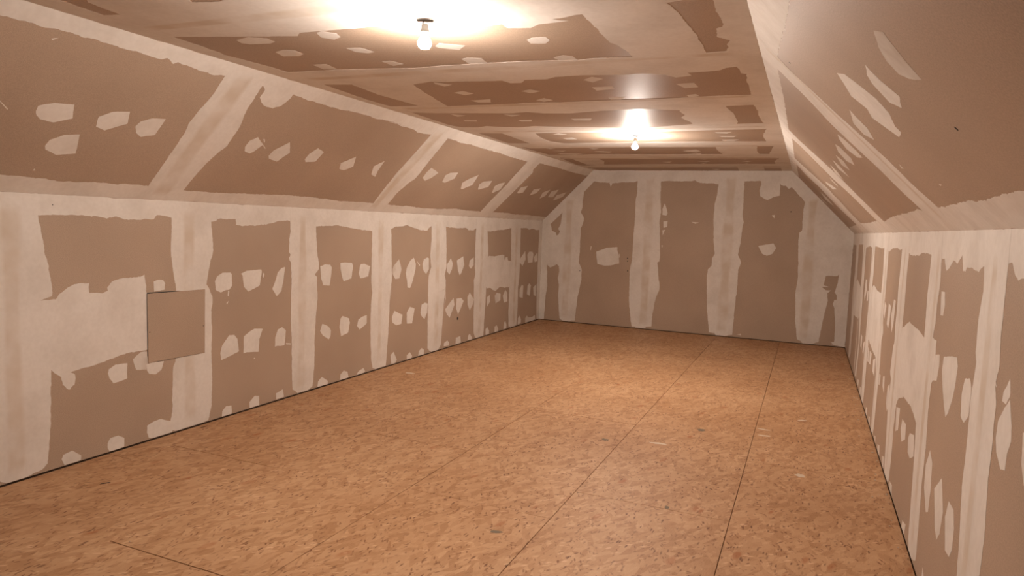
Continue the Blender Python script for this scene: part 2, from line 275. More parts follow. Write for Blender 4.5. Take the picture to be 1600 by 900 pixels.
# ---------------------------------------------------------------- joint compound, traced in metres on each surface
SHAPES = {'left':{'band':[
'-2.6,1.668 -2.6,1.508 1.5,1.508 2.358,1.541 2.61,1.545 2.824,1.552 2.874,1.55 2.926,1.547 2.989,1.54 3.121,1.543 3.166,1.532 3.383,1.533 3.408,1.564 3.485,1.56 3.525,1.55 3.703,1.549 3.875,1.528 3.923,1.538 3.954,1.55 4.117,1.554 4.121,1.508 4.169,1.503 4.306,1.504 4.42,1.51 4.508,1.525 4.598,1.548 4.732,1.55 5.077,1.51 5.241,1.512 5.373,1.52 5.511,1.509 5.676,1.486 5.955,1.469 6.301,1.511 5.957,1.465 6.308,1.497 6.394,1.522 6.506,1.523 6.62,1.54 6.764,1.507 6.887,1.489 7.065,1.473 7.102,1.51 7.167,1.537 7.525,1.53 7.731,1.516 8.071,1.519 8.137,1.493 8.286,1.488 8.362,1.521 8.724,1.481 8.948,1.482 9.062,1.496 9.3,1.505 9.567,1.536 9.919,1.535 10.197,1.538 10.247,1.512 10.415,1.531 10.618,1.505 10.735,1.515 10.863,1.538 10.863,1.668'],
'strip':[
'2.322,1.668 2.271,0.012 2.302,0.012 2.362,0.034 2.397,0.012 2.497,0.012 2.519,0.015 2.594,0.029 2.632,0.057 2.655,0.283 2.665,0.614 2.671,0.769 2.606,0.874 2.611,1.046 2.681,1.066 2.682,1.114 2.68,1.143 2.662,1.248 2.645,1.315 2.632,1.428 2.61,1.545 2.613,1.668',
'3.526,1.668 3.526,1.405 3.52,1.326 3.54,1.144 3.557,1.052 3.552,0.533 3.533,0.489 3.526,0.409 3.52,0.153 3.502,0.099 3.495,0.03 3.552,0.012 3.791,0.012 3.84,0.02 3.871,0.118 3.88,0.341 3.873,0.528 3.881,0.712 3.874,0.859 3.89,0.907 3.883,0.968 3.853,1.031 3.83,1.057 3.846,1.14 3.869,1.235 3.889,1.271 3.899,1.319 3.885,1.439 3.875,1.534 3.875,1.668',
'4.731,1.668 4.737,1.468 4.725,1.358 4.721,1.281 4.739,1.258 4.722,1.225 4.751,1.18 4.758,0.978 4.75,0.844 4.751,0.686 4.763,0.514 4.768,0.285 4.779,0.064 4.838,0.022 4.847,0.012 4.979,0.012 5.046,0.032 5.07,0.208 5.072,0.471 5.09,0.707 5.106,0.836 5.093,1.049 5.063,1.068 5.119,1.119 5.118,1.177 5.089,1.307 5.073,1.528 5.071,1.668',
'5.949,1.668 5.955,1.475 5.956,1.213 5.953,0.949 5.975,0.827 5.956,0.709 5.954,0.549 5.96,0.347 5.977,0.141 6.004,0.034 6.055,0.012 6.215,0.012 6.252,0.02 6.284,0.347 6.298,0.553 6.309,0.857 6.319,0.717 6.329,0.899 6.338,0.971 6.325,1.142 6.314,1.323 6.303,1.503 6.301,1.668',
'7.159,1.668 7.17,1.378 7.153,1.179 7.179,1.045 7.123,0.94 7.12,0.78 7.131,0.569 7.125,0.531 7.14,0.068 7.19,0.033 7.237,0.012 7.398,0.012 7.464,0.061 7.502,0.422 7.519,0.631 7.554,0.769 7.538,0.539 7.562,0.636 7.549,0.861 7.516,0.933 7.554,1.028 7.543,1.307 7.519,1.528 7.511,1.668',
'8.356,1.668 8.363,1.506 8.351,1.296 8.355,0.994 8.378,0.902 8.344,0.813 8.369,0.449 8.362,0.406 8.384,0.095 8.436,0.012 8.691,0.012 8.706,0.292 8.728,0.48 8.731,0.685 8.731,0.678 8.772,1.102 8.757,1.291 8.717,1.478 8.695,1.668',
'9.55,1.668 9.569,1.28 9.591,1.043 9.573,0.772 9.543,0.637 9.562,0.334 9.553,0.285 9.575,0.042 9.654,0.012 9.827,0.012 9.884,0.022 9.907,0.25 9.896,0.603 9.889,0.578 9.927,0.751 9.944,1.048 9.93,1.275 9.919,1.535 9.906,1.668',
'10.711,1.668 10.726,1.45 10.716,1.079 10.723,0.78 10.716,0.518 10.733,0.22 10.753,0.031 10.771,0.012 10.863,0.012 10.863,1.668'],
'fill':[
'2.588,1.046 2.622,1.047 2.657,1.046 2.705,1.045 2.724,1.072 2.774,1.108 2.835,1.131 2.87,1.136 2.901,1.127 2.913,1.13 2.916,1.069 2.958,1.069 3.001,1.059 3.04,1.073 3.037,1.099 3.068,1.128 3.16,1.149 3.278,1.148 3.309,1.159 3.32,1.047 3.326,1.03 3.332,1.002 3.414,0.995 3.411,0.771 3.333,0.648 3.302,0.642 3.234,0.641 3.199,0.647 3.059,0.626 2.949,0.603 2.864,0.598 2.823,0.595 2.782,0.588 2.814,0.567 2.808,0.507 2.779,0.481 2.755,0.488 2.731,0.518 2.727,0.568 2.684,0.596 2.67,0.618 2.647,0.656 2.578,0.687',
'8.752,1.118 8.806,1.133 9.015,1.123 9.171,1.135 9.324,1.138 9.339,1.051 9.376,1.1 9.451,1.098 9.464,1.047 9.592,1.034 9.644,1.032 9.607,0.633 9.292,0.655 9.21,0.674 9.057,0.619 8.939,0.648 8.899,0.675 8.749,0.68 8.629,0.826'],
'patch':[
'3.035,0.557 3.081,0.58 3.168,0.578 3.166,0.473 3.067,0.458 3.04,0.498 3.029,0.531',
'3.21,0.596 3.271,0.635 3.32,0.63 3.325,0.549 3.312,0.506 3.232,0.519 3.215,0.568',
'3.313,0.545 3.37,0.547 3.454,0.544 3.433,0.484 3.388,0.461 3.337,0.47 3.316,0.5',
'2.715,0.056 2.73,0.082 2.781,0.092 2.839,0.044 2.835,0.014 2.787,0.012 2.734,0.012 2.733,0.012',
'3.017,0.071 3.038,0.098 3.095,0.103 3.139,0.07 3.138,0.015 3.113,0.012 3.032,0.012 3.017,0.039',
'3.313,0.112 3.364,0.128 3.416,0.134 3.495,0.1 3.536,0.078 3.522,0.023 3.511,0.012 3.357,0.012 3.324,0.024 3.31,0.062',
'3.377,1.109 3.409,1.12 3.454,1.115 3.469,1.092 3.464,1.047 3.382,1.04',
'3.91,1.076 3.931,1.114 3.987,1.14 4.064,1.138 4.081,1.12 4.081,1.035 4.051,1.002 4.025,1.004 3.968,0.988 3.918,1.012',
'4.173,1.121 4.237,1.143 4.392,1.146 4.4,1.125 4.375,1.015 4.251,0.974 4.203,1.017 4.19,1.11',
'4.675,1.153 4.632,1.146 4.586,1.11 4.556,1.036 4.522,0.978 4.575,0.909 4.634,0.954 4.652,1.03',
'5.142,1.141 5.21,1.156 5.285,1.15 5.31,1.122 5.297,1.038 5.279,0.951 5.186,0.963 5.153,1.034',
'5.439,1.16 5.519,1.163 5.622,1.153 5.639,1.12 5.615,1.001 5.493,0.981 5.466,1.029 5.441,1.104',
'5.77,1.138 5.825,1.139 5.93,1.108 5.895,1.005 5.764,0.993 5.736,1.039 5.75,1.103',
'3.97,0.46 3.96,0.517 3.979,0.574 4.05,0.645 4.103,0.643 4.136,0.602 4.152,0.502',
'4.2,0.479 4.204,0.613 4.266,0.647 4.322,0.663 4.412,0.652 4.373,0.569 4.366,0.465 4.238,0.481',
'4.557,0.477 4.559,0.554 4.59,0.622 4.644,0.637 4.689,0.603 4.682,0.537 4.673,0.476 4.622,0.473 4.583,0.484',
'5.179,0.601 5.267,0.568 5.31,0.524 5.298,0.464 5.276,0.442 5.185,0.492 5.147,0.539',
'5.481,0.643 5.583,0.61 5.601,0.563 5.576,0.464 5.465,0.447 5.437,0.533 5.451,0.619',
'5.884,0.607 5.887,0.523 5.767,0.472 5.722,0.517 5.742,0.579 5.807,0.598',
'3.975,0.012 3.981,0.057 4.016,0.085 4.073,0.079 4.077,0.012',
'4.269,0.012 4.267,0.064 4.324,0.103 4.374,0.088 4.375,0.012',
'4.574,0.017 4.57,0.068 4.657,0.089 4.67,0.018',
'5.12,0.012 5.127,0.064 5.182,0.096 5.268,0.043 5.271,0.012',
'5.456,0.012 5.463,0.068 5.513,0.097 5.575,0.073 5.593,0.017 5.582,0.012',
'5.723,0.012 5.756,0.046 5.844,0.063 5.872,0.024 5.848,0.012',
'6.346,1.056 6.366,1.092 6.47,1.161 6.505,1.098 6.525,1.048 6.483,0.951 6.405,0.949 6.347,1.007',
'6.779,1.17 6.826,1.098 6.821,1.034 6.755,0.884 6.717,0.829 6.661,0.839 6.641,0.929 6.614,1.006 6.64,1.068 6.708,1.141',
'6.976,1.086 7.004,1.144 7.081,1.164 7.12,1.153 7.127,1.02 7.064,0.97 6.998,1.013',
'7.58,1.069 7.67,1.136 7.722,1.064 7.702,0.994 7.641,0.933 7.571,0.979',
'7.831,1.103 8.006,1.152 8.039,1.037 7.966,0.938 7.921,0.907 7.87,0.972',
'8.198,1.09 8.312,1.128 8.319,1.026 8.238,0.977 8.176,1.017',
'9.9,1.032 10.139,1.171 10.167,1.041 10.046,0.939 9.949,0.995',
'10.231,1.11 10.308,1.159 10.455,1.155 10.499,1.112 10.473,0.985 10.278,0.98',
'10.524,1.066 10.669,1.132 10.684,0.996 10.573,0.982',
'9.967,0.572 10.052,0.646 10.115,0.624 10.106,0.428 9.964,0.458',
'10.292,0.603 10.36,0.649 10.438,0.611 10.407,0.439 10.281,0.477',
'10.552,0.567 10.689,0.617 10.686,0.413 10.582,0.435',
'6.354,0.535 6.4,0.6 6.564,0.537 6.545,0.438 6.447,0.434 6.367,0.472',
'6.657,0.553 6.719,0.613 6.824,0.585 6.775,0.417 6.662,0.427',
'6.957,0.521 6.978,0.612 7.055,0.631 7.121,0.612 7.108,0.506 7.051,0.434 6.98,0.479',
'7.555,0.501 7.769,0.627 7.796,0.535 7.679,0.382 7.602,0.433',
'7.853,0.61 7.987,0.606 8.054,0.563 7.98,0.474 7.906,0.398 7.848,0.487',
'8.164,0.606 8.227,0.661 8.298,0.602 8.362,0.559 8.323,0.486 8.243,0.422 8.172,0.5',
'8.777,0.555 8.869,0.576 8.884,0.482 8.788,0.419',
'9.035,0.55 9.098,0.591 9.239,0.566 9.235,0.467 9.072,0.437',
'9.323,0.526 9.411,0.612 9.487,0.556 9.498,0.427 9.374,0.421',
'6.362,0.013 6.34,0.116 6.401,0.144 6.468,0.045 6.44,0.012 6.428,0.012',
'6.679,0.012 6.677,0.062 6.741,0.086 6.792,0.036 6.783,0.012',
'6.931,0.012 6.94,0.066 7.003,0.096 7.056,0.068 7.058,0.013 7.031,0.012',
'7.546,0.035 7.55,0.077 7.636,0.097 7.689,0.057 7.67,0.024',
'7.859,0.012 7.863,0.098 7.987,0.106 8.009,0.013 7.948,0.012',
'8.21,0.019 8.216,0.079 8.265,0.099 8.33,0.041 8.322,0.012 8.31,0.012',
'8.764,0.013 8.757,0.094 8.811,0.123 8.879,0.063 8.877,0.012 8.773,0.012',
'9.067,0.014 9.068,0.096 9.138,0.109 9.194,0.056 9.188,0.012 9.08,0.012',
'9.388,0.014 9.4,0.115 9.452,0.137 9.5,0.069 9.493,0.015',
'9.942,0.024 9.942,0.122 10.007,0.159 10.069,0.09 10.066,0.027',
'10.256,0.014 10.249,0.088 10.317,0.126 10.37,0.089 10.545,0.073 10.669,0.097 10.688,0.02 10.576,0.014'],
'speck':[
'4.04,0.998 4.051,0.992 4.045,0.952 4.036,0.958',
'4.044,0.917 4.031,0.894 4.022,0.899',
'4.417,1.118 4.429,1.107 4.422,1.076 4.411,1.087',
'4.693,0.49 4.758,0.477 4.753,0.468 4.693,0.479',
'4.313,0.425 4.33,0.42 4.326,0.414 4.313,0.418',
'6.841,1.136 6.919,1.082 6.906,1.072'],
},
'back':{'strip':[
'0,0.012 0.083,0.012 0.093,0.014 0.109,0.439 0.129,0.57 0.109,0.941 0.166,0.893 0.225,0.915 0.283,0.954 0.322,0.921 0.33,0.841 0.313,0.728 0.335,0.617 0.331,0.455 0.352,0.182 0.378,0.039 0.438,0.012 0.547,0.012 0.578,0.032 0.636,0.037 0.653,0.207 0.668,0.432 0.688,0.529 0.72,0.722 0.717,0.896 0.665,1.004 0.674,1.162 0.669,1.445 0.671,1.571 0.701,1.634 0.722,1.721 0.695,1.775 0.66,1.82 0.342,1.807 0.333,1.717 0.32,1.622 0.282,1.541 0.318,1.495 0.286,1.443 0.253,1.429 0.243,1.476 0.173,1.505 0.143,1.616 0.342,1.807 0.66,1.82 0.685,1.899 0.677,1.977 0.693,2.07 0.701,2.156 0.862,2.327 0.822,2.486 -0,1.668',
'1.568,2.476 1.575,2.191 1.554,2.011 1.563,1.784 1.55,1.511 1.551,1.206 1.548,1.114 1.519,0.928 1.525,0.667 1.53,0.435 1.565,0.206 1.595,0.029 1.645,0.029 1.657,0.012 1.81,0.012 1.83,0.043 1.914,0.051 1.918,0.251 1.956,0.514 2.003,0.624 2.01,0.7 1.979,0.865 1.955,1.075 1.985,1.092 1.984,1.228 1.95,1.706 1.964,1.856 1.942,2.123 1.932,2.478',
'2.79,2.503 2.804,2.281 2.797,2.137 2.766,2.009 2.765,1.768 2.783,1.478 2.812,1.253 2.78,1.186 2.781,1.121 2.777,1.064 2.725,1.012 2.716,0.889 2.751,0.398 2.784,0.17 2.799,0.047 2.887,0.039 2.899,0.012 3.039,0.012 3.077,0.024 3.145,0.042 3.15,0.333 3.162,0.643 3.172,0.837 3.168,1.03 3.203,1.144 3.162,1.238 3.149,1.254 3.173,1.431 3.188,1.67 3.198,1.749 3.179,1.86 3.178,2.175 3.171,2.503',
'3.835,2.27 4.02,2.067 4.009,1.914 4.013,1.653 3.98,1.621 3.97,1.512 3.992,1.188 4.003,0.971 3.985,0.767 4.01,0.345 4.051,0.064 4.111,0.039 4.13,0.012 4.245,0.012 4.256,0.014 4.345,0.054 4.362,0.22 4.393,0.472 4.422,0.659 4.411,0.766 4.453,0.813 4.383,0.811 4.331,0.853 4.414,0.867 4.35,0.878 4.371,1.013 4.424,1.021 4.521,1.019 4.54,1.048 4.534,0.929 4.503,0.789 4.534,0.745 4.538,0.684 4.504,0.673 4.488,0.618 4.513,0.559 4.543,0.33 4.548,0.067 4.508,0.04 4.551,0.029 4.656,0.012 4.692,0.012 4.692,1.634 3.825,2.503 3.822,2.503 3.756,2.476'],
'band':[
'0.824,2.487 0.862,2.327 0.943,2.313 1.118,2.307 1.145,2.239 1.166,2.3 1.353,2.317 1.507,2.318 1.575,2.341 1.937,2.333 2.063,2.346 2.137,2.339 2.398,2.342 2.453,2.357 2.527,2.318 2.716,2.312 2.803,2.297 3.182,2.348 3.413,2.358 3.648,2.352 3.681,2.299 3.754,2.284 3.793,2.246 3.835,2.27 3.916,2.233 3.988,2.34 3.825,2.503 0.839,2.503'],
'fill':[
'3.396,2.397 3.41,2.296 3.393,2.21 3.405,2.14 3.46,2.102 3.513,2.08 3.591,2.12 3.677,2.145 3.675,2.276 3.645,2.399'],
'patch':[
'0.95,1.192 1.123,1.265 1.297,1.286 1.299,1.24 1.328,1.149 1.342,1.026 1.264,1.006 1.201,0.984 1.106,0.974 0.979,0.998 0.963,1.099',
'3.428,1.402 3.636,1.448 3.681,1.383 3.631,1.294 3.56,1.262 3.491,1.287 3.457,1.348',
'2.016,1.998 2.05,1.917 2.069,1.843 2.049,1.81 1.989,1.819 1.986,1.916',
'2.009,1.715 2.076,1.725 2.073,1.636 2.018,1.619'],
'speck':[
'3.587,1.856 3.63,1.865 3.626,1.813',
'2.435,1.725 2.547,1.72 2.5,1.698',
'0.857,1.281 0.873,1.279 0.86,1.211 0.847,1.218',
'2.002,1.581 2.046,1.587 2.03,1.559 2.014,1.499',
'1.334,1.18 1.347,1.173 1.345,1.119 1.334,1.118',
'3.214,0.054 3.267,0.071 3.274,0.044',
'2,1.349 2.023,1.342 2.01,1.304',
'4.492,0.069 4.548,0.075 4.535,0.05'],
},
'sl':{'band':[
'-2.6,1.184 -2.6,1.014 1,1.014 1.946,1.081 1.985,1.081 2.053,1.08 2.135,1.084 2.196,1.08 2.223,1.085 2.398,1.085 2.519,1.083 2.574,1.08 2.705,1.082 2.817,1.078 2.85,1.093 2.901,1.07 2.918,1.085 3.024,1.074 3.143,1.071 3.193,1.068 3.266,1.08 3.579,1.084 3.872,1.08 3.994,1.073 4.192,1.066 4.346,1.061 4.576,1.071 4.745,1.073 4.913,1.064 5.065,1.077 5.407,1.07 5.054,1.073 5.266,1.063 5.485,1.059 5.579,1.037 5.804,1.054 6.135,1.062 6.273,1.06 6.403,1.046 6.648,1.059 6.975,1.051 7.391,1.049 7.793,1.034 8.294,1.032 8.686,1.054 9.305,1.061 9.956,1.049 10.721,1.053 10.863,1.064 10.863,1.184',
'-2.6,0 -2.6,0.12 1,0.12 2.315,0.123 2.361,0.128 2.469,0.125 2.565,0.123 2.679,0.111 2.795,0.11 2.908,0.125 3.018,0.118 3.111,0.129 3.271,0.124 3.555,0.106 3.78,0.104 4.002,0.112 4.595,0.136 5.048,0.129 5.302,0.112 5.798,0.117 6.101,0.111 6.419,0.101 6.459,0.111 6.801,0.095 7.18,0.097 7.592,0.124 7.931,0.106 8.305,0.106 8.702,0.111 9.273,0.114 9.45,0.094 9.994,0.101 10.705,0.083 10.863,0.09 10.863,0'],
'strip':[
'3.322,1.184 3.276,1.128 3.269,1.074 3.273,0.891 3.253,0.779 3.247,0.683 3.259,0.644 3.268,0.59 3.268,0.491 3.27,0.304 3.275,0.127 3.291,0 3.534,0 3.561,0.106 3.566,0.217 3.59,0.392 3.626,0.504 3.649,0.554 3.638,0.732 3.62,0.787 3.605,0.828 3.593,0.912 3.583,1.022 3.579,1.084 3.576,1.184',
'5.82,1.184 5.812,1.047 5.811,0.904 5.806,0.732 5.798,0.539 5.816,0.318 5.849,0.111 5.842,0 6.199,0 6.105,0.107 6.094,0.277 6.136,0.43 6.188,0.492 6.18,0.602 6.173,0.629 6.149,0.852 6.131,1.065 6.125,1.184',
'8.352,1.184 8.294,1.032 8.31,0.854 8.317,0.691 8.331,0.621 8.314,0.356 8.324,0.107 8.378,0 8.766,0 8.702,0.111 8.733,0.485 8.745,0.734 8.753,0.882 8.679,0.934 8.686,1.054 8.719,1.184'],
'fill':[
'3.566,1.101 3.619,1.06 3.628,0.991 3.664,0.957 3.723,0.934 3.787,0.931 3.849,0.971 3.875,1.037 3.872,1.08 3.861,1.151 3.636,1.162'],
'patch':[
'2.35,0.591 2.348,0.624 2.415,0.659 2.516,0.669 2.548,0.577 2.468,0.531 2.393,0.539 2.365,0.563',
'2.686,0.582 2.682,0.617 2.735,0.665 2.833,0.69 2.865,0.603 2.761,0.528 2.698,0.547',
'2.921,0.591 2.935,0.633 2.99,0.67 3.079,0.682 3.077,0.552 2.997,0.52 2.951,0.545',
'2.495,0.365 2.501,0.408 2.559,0.454 2.638,0.475 2.682,0.332 2.581,0.307 2.511,0.337',
'3.804,0.563 3.804,0.626 3.852,0.669 3.943,0.61 3.913,0.541 3.887,0.513 3.83,0.528',
'4.074,0.516 4.082,0.575 4.175,0.676 4.253,0.581 4.195,0.474 4.097,0.491',
'4.461,0.537 4.465,0.599 4.51,0.668 4.606,0.635 4.595,0.528 4.495,0.509',
'4.946,0.489 4.909,0.552 5.031,0.646 5.099,0.537 5.023,0.479',
'5.435,0.476 5.372,0.572 5.462,0.656 5.487,0.524 5.522,0.454',
'6.308,0.523 6.29,0.596 6.3,0.672 6.513,0.622 6.467,0.54 6.396,0.49',
'6.745,0.51 6.693,0.604 6.748,0.649 6.898,0.671 6.933,0.58 6.815,0.501',
'7.277,0.446 7.186,0.533 7.249,0.602 7.392,0.688 7.46,0.527 7.314,0.442',
'7.694,0.471 7.613,0.552 7.658,0.605 7.85,0.636 7.897,0.534 7.722,0.469',
'8.137,0.45 8.049,0.559 8.104,0.611 8.227,0.646 8.289,0.522 8.168,0.448',
'8.872,0.509 8.837,0.607 9.007,0.655 9.055,0.523 8.931,0.496',
'9.364,0.495 9.311,0.61 9.519,0.649 9.53,0.548',
'9.838,0.456 9.737,0.578 9.904,0.655 9.95,0.525',
'10.097,0.508 10.024,0.629 10.234,0.683 10.3,0.522',
'10.431,0.459 10.378,0.571 10.654,0.66 10.699,0.566 10.537,0.48'],
'speck':[
'2.233,1.029 2.259,1.04 2.24,1.022',
'2.167,0.619 2.223,0.572 2.221,0.567 2.171,0.61',
'3.863,0.66 3.991,0.585 3.987,0.58 3.862,0.655',
'2.511,0.176 2.513,0.193 2.525,0.178',
'3.908,0.663 3.924,0.662 3.945,0.634 3.933,0.635'],
},
'ceil':{'band':[
'0.839,-2.6 0.999,-2.6 0.989,1.4 1.013,2.003 0.989,2.314 0.986,2.701 0.979,2.883 0.953,3.077 0.947,3.083 0.995,3.418 0.992,3.564 0.965,3.947 0.921,4.536 0.933,4.828 0.942,5.132 0.93,5.364 0.909,5.843 0.953,6.019 0.945,6.43 0.899,7.286 0.899,7.687 0.94,8.522 0.955,8.879 0.872,9.856 0.893,10.169 0.939,10.863 0.839,10.863',
'3.825,-2.6 3.575,-2.6 3.575,2 3.709,2.833 3.701,2.894 3.697,2.968 3.699,3.038 3.702,3.218 3.695,3.278 3.668,3.291 3.656,3.441 3.704,3.513 3.688,3.581 3.681,3.654 3.662,3.715 3.686,4.062 3.691,4.235 3.72,4.269 3.702,4.491 3.705,4.65 3.694,4.907 3.686,5.299 3.698,5.581 3.687,5.76 3.694,6.023 3.7,6.178 3.7,6.543 3.649,6.964 3.657,7.401 3.708,7.784 3.676,8.075 3.627,8.523 3.711,9.03 3.643,9.425 3.644,9.769 3.69,10.235 3.682,10.863 3.125,10.863 3.825,10.863'],
'strip':[
'0.93,2.67 0.986,2.701 1.267,2.772 1.66,2.871 1.71,2.824 1.875,2.826 2.065,2.837 2.28,2.824 2.276,2.916 2.347,2.958 2.549,2.987 2.757,2.965 2.753,3.03 2.861,3.061 2.911,3.014 3.062,3.001 3.001,2.958 3.091,2.935 3.153,2.925 3.274,2.896 3.524,2.874 3.592,2.861 3.707,2.888 3.762,2.912 3.825,2.77 3.825,2.74 3.282,2.438 2.609,2.227 2.06,2.163 1.791,2.28 1.715,2.319 1.581,2.288 1.597,2.248 1.154,2.111 1.105,2.153 1.079,2.327 0.989,2.314',
'0.98,3.505 0.992,3.564 1.358,3.575 1.879,3.659 2.096,3.641 2.106,3.643 2.363,3.646 2.657,3.67 2.879,3.707 2.966,3.692 3.183,3.722 3.351,3.758 3.566,3.722 3.656,3.713 3.683,3.694 3.741,3.735 3.712,4.075 3.686,4.062 3.622,4.085 3.582,4.134 3.495,4.153 3.401,4.154 3.41,4.237 3.314,4.269 3.269,4.186 3.156,4.112 3.041,4.113 3.082,4.127 2.996,4.12 2.798,4.082 2.613,4.084 2.54,4.139 2.373,4.124 2.201,4.109 1.874,4.069 1.763,4.033 1.577,4.097 1.17,3.993 0.965,3.947 0.932,3.789',
'0.879,4.705 0.933,4.828 1.186,4.854 1.411,4.92 1.688,4.908 1.939,4.929 2.059,4.896 2.231,4.903 2.376,4.922 2.881,4.968 3.168,4.951 3.388,4.936 3.236,4.914 3.477,4.898 3.694,4.907 3.753,4.919 3.73,5.297 3.687,5.289 3.46,5.309 3.132,5.417 2.861,5.308 2.55,5.339 2.343,5.394 2.262,5.412 2.054,5.374 1.941,5.289 1.768,5.323 1.471,5.256 1.138,5.196 0.953,5.129 0.94,5.009',
'0.876,6.007 0.953,6.019 1.133,6.045 1.247,5.977 1.328,6.032 1.521,6.103 1.712,6.048 1.901,6.117 2.3,6.218 2.634,6.308 3.116,6.145 3.491,6.189 3.7,6.178 3.755,6.187 3.738,6.532 3.696,6.526 3.503,6.531 3.283,6.525 2.935,6.561 2.578,6.555 2.205,6.55 1.806,6.497 1.512,6.523 0.945,6.43 0.881,6.325',
'0.839,7.236 0.899,7.286 1.156,7.311 1.596,7.355 1.981,7.336 2.801,7.343 3.657,7.401 3.743,7.41 3.753,7.766 3.709,7.762 3.54,7.746 3.102,7.824 1.858,7.767 1.424,7.68 0.899,7.687 0.843,7.527 0.839,7.481',
'0.853,8.517 0.94,8.522 1.3,8.54 1.654,8.483 2.281,8.562 3.157,8.566 3.625,8.564 3.749,8.571 3.765,8.927 3.715,8.925 2.526,8.94 1.512,8.984 0.955,8.879 0.906,8.761',
'0.879,9.959 0.933,10.042 1.263,9.857 2.202,9.8 3.644,9.769 3.769,9.77 3.774,10.137 3.693,10.138 2.307,10.214 1.144,10.273 0.845,10.322'],
'fill':[
'3.145,2.858 3.153,2.925 3.15,3.077 3.143,3.4 3.166,3.469 3.185,3.589 3.183,3.722 3.185,3.73 3.348,3.772 3.566,3.722 3.567,3.69 3.568,3.487 3.56,3.26 3.544,3.02 3.524,2.874 3.528,2.826 3.184,2.782',
'1.192,3.928 1.17,3.993 1.135,4.35 1.169,4.691 1.186,4.854 1.404,4.933 1.566,4.177 1.62,4.026',
'3.483,5.259 3.513,5.637 3.509,5.993 3.486,6.24 3.131,6.185 3.127,6.001 3.089,5.786 3.14,5.664 3.132,5.476 3.147,5.333',
'1.194,6.386 1.188,6.462 1.156,7.311 1.149,7.406 1.577,7.412 1.453,7.168 1.452,6.896 1.537,6.461',
'3.126,7.732 3.097,8.094 3.109,8.606 3.524,8.628 3.513,8.251 3.545,7.769',
'1.091,8.851 1.466,8.899 1.435,9.382 1.262,9.998 1.036,9.837',
'3.128,10.144 3.087,10.863 3.449,10.863 3.472,10.141'],
'patch':[
'1.276,2.845 1.385,2.817 1.468,2.865 1.457,2.933 1.408,2.953 1.281,2.936 1.255,2.905',
'1.298,3.111 1.378,3.084 1.434,3.11 1.428,3.193 1.371,3.224 1.271,3.206',
'1.797,2.848 1.842,2.832 1.889,2.883 1.867,2.95 1.805,2.979 1.763,2.93',
'1.754,3.149 1.836,3.157 1.858,3.258 1.806,3.273 1.752,3.23',
'1.299,3.429 1.397,3.432 1.372,3.565 1.285,3.544',
'1.767,3.463 1.829,3.459 1.86,3.548 1.775,3.577',
'2.249,3.24 2.302,3.188 2.41,3.266 2.337,3.341 2.253,3.268',
'2.255,3.528 2.303,3.503 2.374,3.54 2.36,3.642 2.247,3.633',
'2.762,3.25 2.808,3.217 2.871,3.225 2.876,3.281 2.829,3.337 2.759,3.318',
'2.769,3.623 2.837,3.585 2.879,3.622 2.879,3.707 2.776,3.708',
'2.242,4.119 2.393,4.129 2.339,4.207 2.263,4.2',
'2.752,4.213 2.832,4.136 2.883,4.205 2.79,4.295',
'2.741,4.439 2.88,4.444 2.87,4.522 2.739,4.559',
'2.226,4.465 2.307,4.425 2.362,4.494 2.269,4.55',
'2.208,4.799 2.293,4.739 2.33,4.824 2.243,4.872',
'1.73,4.416 1.821,4.376 1.86,4.474 1.774,4.517',
'1.712,4.718 1.885,4.7 1.832,4.823 1.736,4.804',
'2.746,4.814 2.873,4.81 2.815,4.904 2.749,4.89',
'3.282,4.458 3.397,4.445 3.401,4.587 3.314,4.594',
'3.285,4.837 3.354,4.806 3.363,4.883 3.294,4.916',
'1.771,4.061 1.855,4.16 1.78,4.197 1.755,4.11',
'1.241,5.261 1.34,5.365 1.236,5.417',
'1.199,5.593 1.324,5.614 1.281,5.702 1.185,5.667',
'1.692,5.367 1.831,5.417 1.722,5.483',
'1.693,5.675 1.821,5.678 1.793,5.766 1.693,5.768',
'2.184,5.685 2.364,5.698 2.32,5.797 2.184,5.774',
'1.68,6.622 1.765,6.538 1.823,6.64 1.742,6.678',
'1.678,6.922 1.796,6.885 1.807,7.021 1.691,7.029',
'1.16,7.748 1.278,7.824 1.191,7.884',
'1.152,8.06 1.326,8.058 1.256,8.166',
'1.121,8.333 1.421,8.425 1.31,8.51 1.122,8.454',
'1.679,7.856 1.8,7.865 1.713,7.95',
'1.649,8.164 1.786,8.132 1.716,8.267',
'3.249,6.672 3.402,6.667 3.346,6.773 3.258,6.735',
'3.251,6.943 3.415,6.954 3.377,7.043 3.273,7.012',
'3.249,7.225 3.414,7.223 3.348,7.338 3.253,7.307',
'2.698,8.195 2.878,8.052 2.902,8.235 2.836,8.339',
'2.72,8.471 2.879,8.452 2.856,8.564',
'1.747,8.157 1.86,8.206 1.803,8.302 1.716,8.267',
'2.747,9.107 2.866,9.111 2.809,9.174',
'2.691,9.442 2.859,9.41 2.796,9.513',
'2.691,9.673 2.796,9.638 2.734,9.728',
'3.259,9.124 3.358,9.127 3.307,9.189',
'3.249,9.418 3.384,9.387 3.313,9.504',
'3.253,9.66 3.334,9.643 3.279,9.731',
'2.21,9.486 2.356,9.435 2.296,9.578',
'2.73,10.562 2.857,10.559 2.787,10.691'],
},
'sr':{'band':[
'-2.6,1.227 -2.6,1.027 1,1.027 2.255,0.954 2.725,1.002 3.38,1.082 3.781,1.106 4.607,1.1 6.121,1.118 6.304,1.087 8.07,1.109 8.259,1.107 9.01,1.095 10.716,1.098 10.863,1.177 10.863,1.227',
